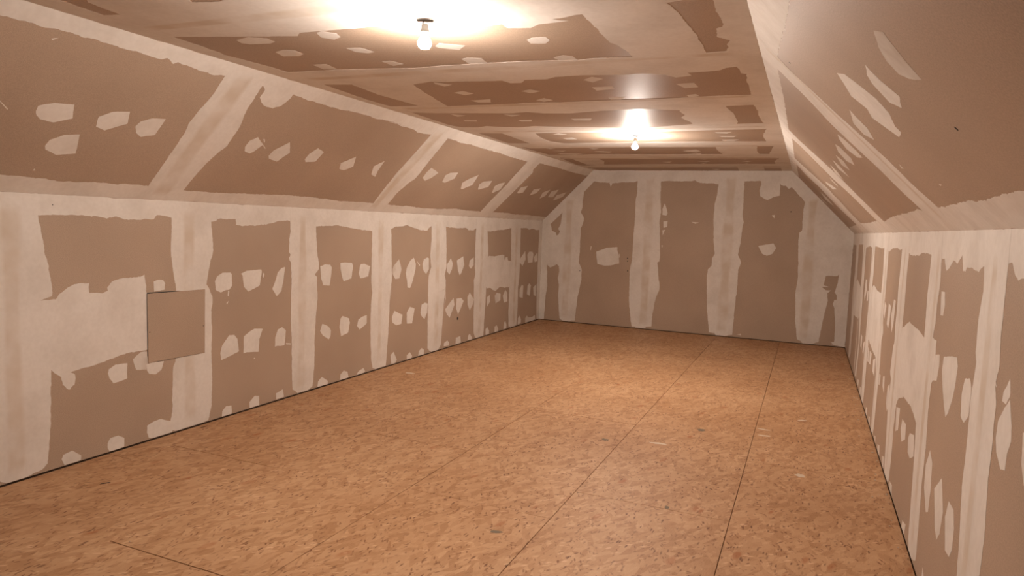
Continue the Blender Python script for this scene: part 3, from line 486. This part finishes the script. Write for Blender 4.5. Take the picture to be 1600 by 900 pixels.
'-2.6,0 -2.6,0.14 1.3,0.14 1.853,0.132 2.109,0.128 2.256,0.129 2.348,0.127 2.507,0.125 2.546,0.12 2.673,0.122 2.695,0.129 2.897,0.132 2.969,0.128 3.232,0.128 3.364,0.132 3.786,0.127 3.892,0.148 4.006,0.137 4.452,0.137 5.132,0.135 5.754,0.107 6.128,0.125 7.288,0.123 8.009,0.139 9.275,0.126 10.49,0.117 10.863,0.06 10.863,0'],
'strip':[
'3.44,1.211 3.499,1.016 3.479,0.84 3.457,0.7 3.406,0.51 3.384,0.401 3.399,0.269 3.364,0.132 3.505,0 3.905,0 3.786,0.127 3.818,0.244 3.803,0.403 3.833,0.55 3.862,0.723 3.803,0.87 3.801,0.892 3.781,1.106 3.77,1.227 3.606,1.227',
'6.004,1.186 6.006,0.988 5.898,0.811 5.795,0.593 5.8,0.377 5.803,0.214 5.807,0.02 6.245,0.023 6.244,0.198 6.244,0.41 6.366,0.62 6.367,0.806 6.367,0.994 6.432,1.101 6.497,1.227 6.462,1.227',
'8.264,1.167 8.079,0.929 7.907,0.741 7.891,0.466 8.036,0.255 8.022,0.038 8.714,0.043 8.945,0.43 8.776,0.725 8.994,0.934 8.81,1.101 9.022,1.215'],
'patch':[
'2.725,0.747 2.643,0.713 2.617,0.671 2.571,0.574 2.599,0.514 2.696,0.474 2.7,0.444 2.794,0.44 2.838,0.495 2.89,0.559 2.826,0.59 2.864,0.667 2.787,0.704',
'2.308,0.651 2.32,0.624 2.325,0.591 2.305,0.518 2.404,0.493 2.466,0.533 2.438,0.611 2.4,0.635',
'3.12,0.656 3.139,0.619 3.146,0.557 3.243,0.506 3.334,0.556 3.31,0.619',
'1.958,0.659 1.908,0.634 1.935,0.599 1.963,0.557 1.981,0.517 1.99,0.492 2.067,0.518 2.112,0.549 2.098,0.597 2.043,0.633',
'3.983,0.678 3.94,0.63 3.923,0.553 3.951,0.506 4.095,0.527 4.167,0.603 4.084,0.661',
'4.396,0.676 4.329,0.642 4.335,0.555 4.467,0.519 4.608,0.573 4.571,0.641',
'4.813,0.653 4.74,0.592 4.871,0.525 4.994,0.59',
'5.198,0.665 5.152,0.596 5.238,0.504 5.364,0.599',
'5.593,0.671 5.595,0.603 5.725,0.528 5.795,0.61',
'6.547,0.643 6.547,0.552 6.633,0.54 6.655,0.608',
'7.325,0.674 7.064,0.591 6.965,0.539 7.321,0.564 7.46,0.644',
'7.827,0.696 7.821,0.587 8.049,0.466 8.222,0.582',
'9.394,0.692 9.271,0.576 9.478,0.458 9.846,0.591',
'10.374,0.697 10.349,0.528 10.639,0.617',
'8.426,0.981 8.328,0.851 8.512,0.931'],
'speck':[
'2.92,0.224 2.897,0.218 2.926,0.215',
'3.243,0.368 3.246,0.341 3.283,0.348'],
},
'right':{'band':[
'-2.6,1.634 -2.6,1.384 1.5,1.384 2.342,1.49 2.455,1.484 2.5,1.493 2.547,1.531 2.579,1.527 2.905,1.508 2.984,1.48 3.085,1.49 3.189,1.489 3.209,1.469 3.254,1.471 3.304,1.535 3.385,1.497 3.473,1.506 3.546,1.474 3.616,1.449 3.681,1.507 3.764,1.505 4.065,1.515 4.324,1.518 4.528,1.497 4.853,1.494 5.227,1.529 5.256,1.53 5.369,1.511 5.567,1.525 5.804,1.516 6.093,1.486 6.464,1.51 6.677,1.501 7.175,1.509 7.343,1.501 7.657,1.496 8.056,1.496 8.423,1.476 8.905,1.505 9.561,1.497 10.177,1.48 10.755,1.481 10.863,1.414 10.863,1.634'],
'strip':[
'2.92,1.634 2.901,1.512 2.881,1.418 2.91,1.312 2.904,1.195 2.875,1.165 2.887,1.107 2.904,1.054 2.907,1.033 2.901,0.963 2.901,0.805 2.908,0.699 2.875,0.55 2.852,0.383 2.836,0.229 2.565,0.374 2.547,0.542 2.538,0.659 2.562,0.818 2.559,0.944 2.56,1.081 2.599,1.142 2.576,1.136 2.594,1.151 2.568,1.205 2.587,1.312 2.583,1.422 2.585,1.53 2.592,1.634',
'4.084,1.634 4.058,1.525 4.068,1.309 4.048,1.093 4.095,0.975 4.057,0.645 4.018,0.464 3.989,0.235 3.97,0.061 3.937,0.012 3.814,0.012 3.703,0.057 3.708,0.212 3.73,0.416 3.713,0.609 3.741,0.767 3.731,0.914 3.704,0.931 3.695,1.06 3.693,1.124 3.803,1.127 3.77,1.195 3.767,1.287 3.738,1.398 3.764,1.505 3.805,1.634',
'5.291,1.634 5.275,1.431 5.291,1.258 5.268,1.13 5.28,0.998 5.254,0.914 5.266,0.781 5.259,0.623 5.285,0.404 5.244,0.254 5.211,0.084 5.172,0.012 4.983,0.012 4.924,0.038 4.905,0.137 4.895,0.266 4.916,0.385 4.887,0.533 4.997,0.583 5.164,0.798 4.925,1.042 4.913,1.205 4.93,1.364 4.914,1.492 4.961,1.634',
'6.482,1.634 6.469,1.515 6.394,1.306 6.406,1.137 6.404,1.073 6.426,0.599 6.28,0.485 6.309,0.33 6.305,0.127 6.311,0.012 6.142,0.012 6.072,0.091 6.092,0.075 6.061,0.342 6.03,0.603 6.093,0.847 6.046,0.854 6.121,0.997 6.086,1.131 6.084,1.302 6.121,1.486 6.164,1.634',
'7.687,1.634 7.65,1.534 7.592,1.284 7.652,1.116 7.526,0.924 7.486,0.664 7.566,0.616 7.483,0.437 7.479,0.209 7.437,0.012 7.3,0.012 7.226,0.024 7.2,0.19 7.215,0.42 7.203,0.58 7.277,0.692 7.314,1.115 7.276,1.262 7.343,1.501 7.406,1.634',
'8.915,1.634 8.881,1.52 8.781,1.259 8.699,1.017 8.738,0.926 8.544,0.597 8.38,0.434 8.48,0.203 8.549,0.045 8.333,0.058 8.298,0.234 8.255,0.452 8.324,0.624 8.331,0.764 8.356,0.985 8.408,1.247 8.441,1.476 8.501,1.634',
'10.188,1.634 10.13,1.506 9.975,1.126 10.109,0.917 10.046,0.668 9.816,0.308 9.847,0.187 9.933,0.038 9.715,0.041 9.553,0.133 9.63,0.383 9.539,0.378 9.568,0.633 9.686,0.914 9.517,1.118 9.67,1.487 9.746,1.634'],
'fill':[
'4.035,1.093 4.316,1.104 4.649,1.102 4.905,1.036 4.986,1.034 5.292,0.865 5.344,0.678 5.093,0.562 4.895,0.543 4.807,0.608 4.592,0.663 4.423,0.671 4.291,0.676 4.181,0.663 4.07,0.642 4.01,0.657 3.786,1.027',
'6.35,1.136 6.753,1.132 7.104,1.159 7.341,1.113 7.54,1.011 7.536,0.784 7.522,0.622 7.566,0.616 7.174,0.639 6.899,0.614 6.426,0.599 6.272,0.624 6,0.86',
'8.679,1.018 9.39,1.077 9.892,0.965 9.989,0.69 9.549,0.619 8.738,0.662 8.421,0.754'],
'patch':[
'3.685,1.357 3.603,1.359 3.575,1.305 3.595,1.253 3.658,1.249 3.677,1.313',
'3.695,1.06 3.585,1.078 3.573,1.027 3.6,0.956 3.716,0.933',
'3.482,1.084 3.339,1.111 3.212,1.126 3.181,1.097 3.192,1.014 3.221,0.955 3.278,0.884 3.326,0.854 3.381,0.892 3.458,0.969 3.497,1.024',
'3.031,1.075 2.953,1.091 2.919,1.065 2.914,1.047 2.917,0.959 2.98,0.916 3.045,0.928 3.062,1.007 3.059,1.022',
'2.437,1.188 2.418,1.151 2.419,1.14 2.455,1.109 2.498,1.109 2.491,1.137',
'2.416,1.131 2.371,1.062 2.362,1.02 2.39,0.974 2.391,0.926 2.44,0.913 2.505,0.946 2.527,0.987 2.518,1.044 2.463,1.097',
'3.599,0.632 3.519,0.596 3.498,0.476 3.51,0.372 3.561,0.353 3.663,0.438 3.671,0.539',
'3.279,0.606 3.194,0.493 3.216,0.394 3.267,0.345 3.323,0.369 3.416,0.514',
'3.103,0.571 3.007,0.572 2.969,0.512 2.969,0.428 3.008,0.385 3.086,0.378 3.146,0.493',
'4.562,0.536 4.402,0.545 4.391,0.462 4.523,0.412 4.596,0.469',
'4.235,0.541 4.087,0.569 4.045,0.467 4.156,0.422 4.248,0.429 4.274,0.506',
'4.857,0.54 4.699,0.569 4.708,0.432 4.816,0.395',
'2.261,1.073 2.213,1.08 2.168,0.954 2.203,0.942 2.244,0.988',
'3.511,0.112 3.443,0.073 3.513,0.04',
'4.216,0.055 4.095,0.079 4.124,0.012 4.231,0.012',
'5.783,1.109 5.63,1.104 5.642,0.991 5.699,0.932 5.808,0.952',
'5.486,1.163 5.384,1.163 5.4,1.001 5.465,0.93 5.575,1.036',
'6.054,1.094 5.94,1.075 5.996,0.97 6.102,0.999',
'8.116,1.152 7.937,1.15 7.909,1.046 8.044,0.929 8.151,0.974',
'7.783,1.055 7.676,1.063 7.65,0.963 7.803,0.95',
'8.131,0.566 7.953,0.563 7.93,0.432 8.104,0.446',
'7.759,0.524 7.587,0.574 7.643,0.424 7.776,0.429',
'7.192,0.57 7.065,0.565 7.02,0.453 7.16,0.442',
'6.991,0.565 6.788,0.573 6.816,0.466 6.947,0.454',
'6.602,0.548 6.438,0.586 6.395,0.442 6.594,0.449',
'5.742,0.567 5.644,0.585 5.609,0.469 5.726,0.492',
'5.413,0.557 5.303,0.597 5.24,0.451 5.341,0.4 5.424,0.435',
'6.02,0.534 5.922,0.542 5.931,0.46 6.03,0.45',
'6.897,0.064 6.767,0.083 6.756,0.012 6.832,0.012 6.892,0.018',
'6.56,0.064 6.474,0.074 6.445,0.012 6.576,0.012',
'8.107,0.087 7.926,0.109 7.939,0.039 8.084,0.037',
'7.732,0.081 7.568,0.102 7.582,0.021 7.714,0.019',
'5.731,0.052 5.585,0.084 5.561,0.015 5.582,0.012 5.693,0.012',
'5.393,0.065 5.257,0.097 5.258,0.016 5.277,0.012 5.346,0.012',
'4.875,0.054 4.754,0.071 4.731,0.014 4.739,0.012 4.841,0.012',
'6.861,0.072 6.767,0.083 6.765,0.014 6.845,0.017',
'6.593,0.056 6.474,0.074 6.481,0.017',
'6.004,0.047 5.906,0.063 5.904,0.012 5.925,0.012'],
},
}
sd = 0
for s, kinds in SHAPES.items():
    for kind, lst in kinds.items():
        for k, txt in enumerate(lst):
            sd += 1
            poly = dec(txt)
            step = .008 if kind in ('patch', 'speck') else .012
            poly = clamp(ragged(poly, step, AMP[kind], sd * .0 + {'left': 1, 'back': 2, 'sl': 3, 'ceil': 4, 'sr': 5, 'right': 6}[s], 14 if kind != 'patch' else 22), *BOUND[s])
            bm = bmesh.new(); prism(bm, s, poly, 0, HT[kind] + (k % 3) * .00004)
            faint = (s, kind, k) in {('left', 'patch', 1), ('left', 'patch', 25), ('sr', 'patch', 3)}
            link(NM[kind], bm, THIN if faint else MUD, R[s])

def plain(s, name, u0, u1, v0, v1, h, m, parent, amp=.006, freq=6):
    poly = clamp(ragged([(u0, v0), (u1, v0), (u1, v1), (u0, v1)], .03, amp, u0 * 3.3 + v0, freq), *BOUND[s])
    bm = bmesh.new(); prism(bm, s, poly, 0, h); return link(name, bm, m, parent)
# the same work goes on behind the camera
for y in seamL[1:4]: plain('left', 'seam_compound', y - .14, y + .14, .03, KL, .00075, MUD, R['left'])
for y in seamR[1:4]: plain('right', 'seam_compound', y - .14, y + .14, .03, KR, .00075, MUD, R['right'])
for y in slopeL[1:3]: plain('sl', 'seam_compound', y - .14, y + .14, 0, LL, .00075, MUD, R['sl'])
for y in slopeR[1:3]: plain('sr', 'seam_compound', y - .13, y + .13, 0, LR, .00075, MUD, R['sr'])
for y in ceilY[1:4]: plain('ceil', 'seam_compound', XL, XR, y - .14, y + .14, .0008, MUD, R['ceil'])
for x in backX[1:5]: plain('front', 'seam_compound', x - .15, x + .15, .03, min(H, zt(x)) - .01, .00075, MUD, R['front'])
for y0 in (-1.9, -.6, .6):
    for zz in (.4, .95):
        for q in range(3): plain('left', 'screw_compound', y0 + q * .3 - .04, y0 + q * .3 + .04, zz - .06, zz + .06, .0005, MUD, R['left'], .01, 12)

# paper tape showing through the middle of each joint
def tape(s, horizontal, c, a, b, w=.042):
    n = max(6, int((b - a) / .06)); cols = (-1.6, -.9, 0, .9, 1.6); val = (0, 1, 1, 1, 0)
    bm = bmesh.new(); rows = []; lay = bm.verts.layers.float.new('cover')
    u0, u1, v0, v1 = BOUND[s]
    for i in range(n + 1):
        t = a + (b - a) * i / n; dx = .014 * noise.noise(Vector((t * .9, c * 7, 1))); ww = w * (1 + .55 * noise.noise(Vector((t * 1.7, c * 3, 9))))
        row = []
        for cc, vv in zip(cols, val):
            q = c + dx + cc * ww
            u, v = (t, q) if horizontal else (q, t)
            u = min(max(u, u0), u1); v = min(max(v, v0), v1)
            x = bm.verts.new(P3(s, u, v, .0010)); x[lay] = vv * (0 if i in (0, n) else 1); row.append(x)
        rows.append(row)
    for r0, r1 in zip(rows, rows[1:]):
        for k in range(4): bm.faces.new((r0[k], r0[k + 1], r1[k + 1], r1[k]))
    link('paper_tape', bm, TAPE, R[s])
for y in seamL[4:]: 
    if y < D: tape('left', False, y, .05, KL - .06, .034)
for y in seamR[4:]:
    if y < D - .3: tape('right', False, y, .04, KR - .08, .026)
for y in slopeL[3:5]: tape('sl', False, y, .04, LL - .05, .045)
for y in slopeR[3:5]: tape('sr', False, y, .04, LR - .05, .02)
for y in ceilY[4:11]: tape('ceil', True, y, XL + .12, XR - .12, .03)
for x, w_ in zip(backX[1:5], (.05, .05, .055, .05)): tape('back', False, x, .06, zt(x) - .08, w_)

# ---------------------------------------------------------------- floor: staggered strand board panels
cols = [(0, .215, .9), (.215, 1.115, 1.22), (1.115, 2.02, 0.08), (2.02, 2.925, 1.327), (2.925, 3.82, -.27), (3.82, W, .85)]
for a, b, off in cols:
    ys = [YF]; y = off - 6
    while y < D:
        if y > YF + .2: ys.append(y)
        y += 2.03
    if D - ys[-1] < .15: ys[-1] = D
    else: ys.append(D)
    for y0, y1 in zip(ys, ys[1:]):
        bm = bmesh.new(); q = .0016
        box(bm, a + q, b - q, y0 + .0024, y1 - .0024, -.018, random.uniform(-.0012, 0))
        bmesh.ops.bevel(bm, geom=[e for e in bm.edges if min(v.co.z for v in e.verts) > -.005], offset=.0012, segments=1, affect='EDGES')
        link('strand_board_panel', bm, OSB, R['floor'])
def blob(name, x, y, rx, ry, rot, m, seed, h=.0007, label=None):
    poly = []
    for i in range(20):
        a = 2 * math.pi * i / 20; r = 1 + .45 * noise.noise(Vector((math.cos(a) * 1.7, math.sin(a) * 1.7, seed)))
        px, py = rx * r * math.cos(a), ry * r * math.sin(a)
        poly.append((x + px * math.cos(rot) - py * math.sin(rot), y + px * math.sin(rot) + py * math.cos(rot)))
    bm = bmesh.new(); prism(bm, 'floor', poly, 0, h); return link(name, bm, m, R['floor'], label)
blob('compound_spill', 3.193, 5.079, 0.07, 0.018, 0.1, SPILL, 0)
blob('compound_spill', 3.902, 5.702, 0.05, 0.015, 0.1, SPILL, 1)
blob('compound_spill', 3.882, 5.886, 0.05, 0.012, -0.2, SPILL, 2)
blob('compound_spill', 4.169, 4.867, 0.03, 0.03, 0.5, SPILL, 3)
blob('compound_spill', 4.167, 6.350, 0.04, 0.02, 0.5, SPILL, 4)
blob('scuff_mark', 2.730, 3.160, 0.035, 0.014, 0.3, SCUFF, 5)
blob('scuff_mark', 3.428, 5.603, 0.035, 0.03, 0, SCUFF, 6)
blob('scuff_mark', 2.811, 4.966, 0.025, 0.025, 0, SCUFF, 7)
blob('scuff_mark', 3.471, 3.906, 0.015, 0.02, 0, SCUFF, 8)
blob('compound_spill', 0.373, 6.135, 0.05, 0.03, 0, SPILL, 9)

# ---------------------------------------------------------------- loose drywall square over the access opening
t = thing('access_panel', 'loose square of bare grey-brown drywall covering an opening low in the left wall', 'panel', (.0022, 3.566, .549))
pan = [(-.242, .002), (.241, -.001), (.246, .476), (-.243, .480)]
bm = bmesh.new()
A = [bm.verts.new((.0042, y, z)) for y, z in ragged(pan, .02, .0011, 3.3, 20)]
B = [bm.verts.new((0, v.co.y, v.co.z)) for v in A]
bm.faces.new(A); bm.faces.new(B[::-1])
for i in range(len(A)): j = (i + 1) % len(A); bm.faces.new((A[j], A[i], B[i], B[j]))
bmesh.ops.recalc_face_normals(bm, faces=bm.faces)
link('drywall_square', bm, PAPER, t)
for y, z in ((-.229, .214), (.229, .203)):
    bm = bmesh.new(); cyl(bm, (.0040, y, z), (.0050, y, z), .0042, .0035, 12); link('screw_head', bm, WIRE, t)
bm = bmesh.new()
for q in ([(-.243, .478), (.02, .476), (.02, .482), (-.243, .488)], [(.2405, .0), (.2430, .0), (.2485, .476), (.2455, .476)], [(-.20, -.001), (.241, -.0035), (.241, -.0005), (-.20, .003)], [(-.245, .05), (-.2415, .05), (-.2425, .48), (-.245, .48)]):
    Aq = [bm.verts.new((.0012, y, z)) for y, z in q]; Bq = [bm.verts.new((-.0005, y, z)) for y, z in q]
    bm.faces.new(Aq); bm.faces.new(Bq[::-1])
    for i in range(4): j = (i + 1) % 4; bm.faces.new((Aq[j], Aq[i], Bq[i], Bq[j]))
bmesh.ops.recalc_face_normals(bm, faces=bm.faces)
link('cut_gap', bm, WIRE, t, label='dark gap along the cut edge')

# ---------------------------------------------------------------- bare bulbs on the ceiling
def bulb_fixture(x, y, rot, label, power):
    t = thing('ceiling_bulb', label, 'light bulb', (x, y, H), 'bare bulbs along the ceiling')
    t.rotation_euler = (0, 0, rot)
    bm = bmesh.new(); cyl(bm, (0, 0, -.0035), (0, 0, -.0012), .05, .05, 24)
    link('ceiling_plate', bm, WHITEPL, t)
    bm = bmesh.new(); box(bm, -.034, .034, -.006, .006, -.0085, -.0045); box(bm, -.036, -.029, -.007, .007, -.0105, -.0045); box(bm, .029, .036, -.007, .007, -.0105, -.0045)
    link('crossbar', bm, METAL, t)
    for sx in (-1, 1):
        bm = bmesh.new()
        for a, b in (((sx * .006, 0, -.006), (sx * .011, .002, -.016)), ((sx * .011, .002, -.016), (sx * .005, 0, -.026))): cyl(bm, a, b, .0018, n=8)
        link('wire', bm, WIRE if sx < 0 else WHITEPL, t)
    bm = bmesh.new(); lathe(bm, [(0, -.022), (.014, -.022), (.0175, -.027), (.0175, -.045), (.020, -.047), (.020, -.056), (.0165, -.057), (0, -.057)])
    link('socket', bm, WHITEPL, t)
    bm = bmesh.new(); lathe(bm, [(0, -.050), (.0135, -.050), (.0135, -.062), (.0165, -.070), (.0225, -.080), (.0272, -.088), (.0292, -.094), (.0303, -.1005), (.0293, -.101), (0, -.101)], 28)
    link('bulb_neck', bm, GLOW, t)
    bm = bmesh.new(); lathe(bm, [(0, -.1012), (.0301, -.1012), (.0305, -.105), (.0298, -.112), (.0265, -.121), (.0185, -.1285), (.008, -.132), (0, -.1325)], 28)
    m = BULB.copy(); m.name = 'lit_bulb_glass'; m.node_tree.nodes['Principled BSDF'].inputs['Emission Strength'].default_value = power
    link('bulb', bm, m, t)
bulb_fixture(2.447, 2.80, .35, 'lit bare bulb nearer the camera, hanging below the ceiling at upper left', BULB_POWER * .88)
bulb_fixture(2.47, 6.83, 1.3, 'lit bare bulb farther down the room, hanging near the back of the ceiling', BULB_POWER * 1.25)

def mark(s, name, u, v, r, m, h=.0011):
    bm = bmesh.new(); prism(bm, s, [(u + r * math.cos(a * math.pi / 4), v + 1.3 * r * math.sin(a * math.pi / 4)) for a in range(8)], 0, h); link(name, bm, m, R[s])
mark('back', 'nail_hole', 1.473, 1.115, 0.0080, WIRE)
mark('back', 'nail_hole', 1.475, 1.069, 0.0080, WIRE)
mark('back', 'nail_hole', 1.486, 0.913, 0.0090, WIRE)
mark('left', 'nail_hole', 7.898, 0.348, 0.0180, WIRE)
mark('sr', 'nail_hole', 2.120, 0.348, 0.0050, WIRE)
mark('sr', 'nail_hole', 3.339, 1.003, 0.0040, WIRE)
mark('back', 'nail_hole', 3.846, 1.915, 0.0070, WIRE)
mark('left', 'nail_hole', 2.698, 1.607, 0.0030, WIRE)
mark('back', 'nail_hole', 0.688, 0.868, 0.0070, WIRE)

def crumb(x, y, r, m):
    bm = bmesh.new(); bmesh.ops.create_icosphere(bm, subdivisions=1, radius=r)
    for v in bm.verts: v.co = Vector((v.co.x * random.uniform(.6, 1.3) + x, v.co.y * random.uniform(.6, 1.5) + y, max(0, v.co.z * .6 + r * .35)))
    link('compound_crumb', bm, m, R['floor'])
crumb(4.636, 4.242, 0.0060, SPILL)
crumb(4.669, 6.917, 0.0033, SPILL)
crumb(4.662, 2.691, 0.0042, SPILL)
crumb(4.649, 9.470, 0.0054, SPILL)
crumb(4.611, 8.372, 0.0038, SPILL)
crumb(4.671, 6.981, 0.0073, SPILL)
crumb(4.678, 6.210, 0.0033, SPILL)
crumb(4.607, 7.832, 0.0060, SPILL)
crumb(4.584, 4.679, 0.0054, SPILL)
crumb(4.663, 7.560, 0.0074, SPILL)
crumb(4.638, 7.527, 0.0070, SPILL)
crumb(4.658, 5.668, 0.0077, SPILL)
crumb(4.660, 8.664, 0.0041, SPILL)
crumb(4.666, 9.262, 0.0052, SPILL)
crumb(4.663, 6.924, 0.0049, SPILL)
crumb(4.625, 5.021, 0.0059, SPILL)
crumb(4.620, 6.631, 0.0076, SPILL)
crumb(4.639, 8.509, 0.0080, SPILL)
crumb(4.630, 7.232, 0.0078, SPILL)
crumb(4.597, 8.842, 0.0058, SPILL)
crumb(4.659, 7.525, 0.0059, SPILL)
crumb(4.590, 4.566, 0.0033, SPILL)
crumb(4.660, 8.492, 0.0070, SPILL)
crumb(4.681, 5.432, 0.0038, SPILL)
crumb(4.670, 4.628, 0.0032, SPILL)
crumb(4.581, 6.840, 0.0032, SPILL)
crumb(4.632, 7.557, 0.0079, SPILL)
crumb(4.592, 6.087, 0.0080, SPILL)
crumb(4.622, 4.737, 0.0032, SPILL)
crumb(4.650, 3.962, 0.0050, SPILL)
crumb(4.674, 6.812, 0.0073, SPILL)
crumb(4.670, 4.765, 0.0078, SPILL)
crumb(4.642, 8.787, 0.0056, SPILL)
crumb(4.643, 7.043, 0.0060, SPILL)
crumb(4.595, 6.459, 0.0055, SPILL)
crumb(4.601, 5.575, 0.0066, SPILL)
crumb(4.638, 4.240, 0.0056, SPILL)
crumb(4.551, 6.384, 0.0031, SPILL)
crumb(4.673, 5.465, 0.0061, SPILL)
crumb(4.677, 6.962, 0.0033, SPILL)
crumb(4.608, 6.929, 0.0048, SPILL)
crumb(4.666, 7.478, 0.0067, SPILL)
crumb(4.612, 2.753, 0.0078, SPILL)
crumb(4.654, 4.333, 0.0053, SPILL)
crumb(4.662, 6.689, 0.0046, SPILL)
crumb(4.639, 5.147, 0.0060, SPILL)
crumb(1.772, 5.142, 0.0034, SPILL)
crumb(0.705, 6.640, 0.0033, SPILL)
crumb(1.809, 3.936, 0.0035, SPILL)
crumb(1.531, 3.662, 0.0026, SPILL)
crumb(3.322, 2.994, 0.0023, SPILL)
crumb(1.902, 8.702, 0.0026, SPILL)
crumb(3.937, 3.520, 0.0023, SPILL)
crumb(3.136, 9.102, 0.0026, SPILL)
crumb(1.478, 3.143, 0.0028, SPILL)
crumb(1.344, 8.493, 0.0036, SPILL)
crumb(1.316, 4.373, 0.0035, SPILL)
crumb(3.104, 8.489, 0.0024, SPILL)
crumb(1.106, 4.477, 0.0035, SPILL)
crumb(1.658, 4.902, 0.0025, SPILL)
crumb(2.237, 5.394, 0.0038, SPILL)
crumb(1.208, 2.236, 0.0039, SPILL)
crumb(4.032, 9.898, 0.0026, SPILL)
crumb(4.306, 9.434, 0.0021, SPILL)
crumb(3.508, 8.726, 0.0032, SPILL)
crumb(2.624, 4.455, 0.0024, SPILL)
crumb(1.487, 2.731, 0.0030, SPILL)
crumb(1.719, 8.519, 0.0016, SPILL)
crumb(4.124, 7.611, 0.0038, SPILL)
crumb(4.097, 9.217, 0.0029, SPILL)
crumb(0.651, 8.013, 0.0019, SPILL)
crumb(1.770, 7.371, 0.0028, SPILL)
crumb(2.214, 9.525, 0.0030, SPILL)
crumb(1.931, 4.169, 0.0037, SPILL)
crumb(2.461, 8.302, 0.0024, SPILL)
crumb(1.370, 6.370, 0.0035, SPILL)
blob('dark_strand', 0.440, 2.674, .026, .006, 1.1, WIRE, 31, .0012)
blob('dark_strand', 0.059, 3.743, .03, .005, 1.5, WOOD, 32, .002)
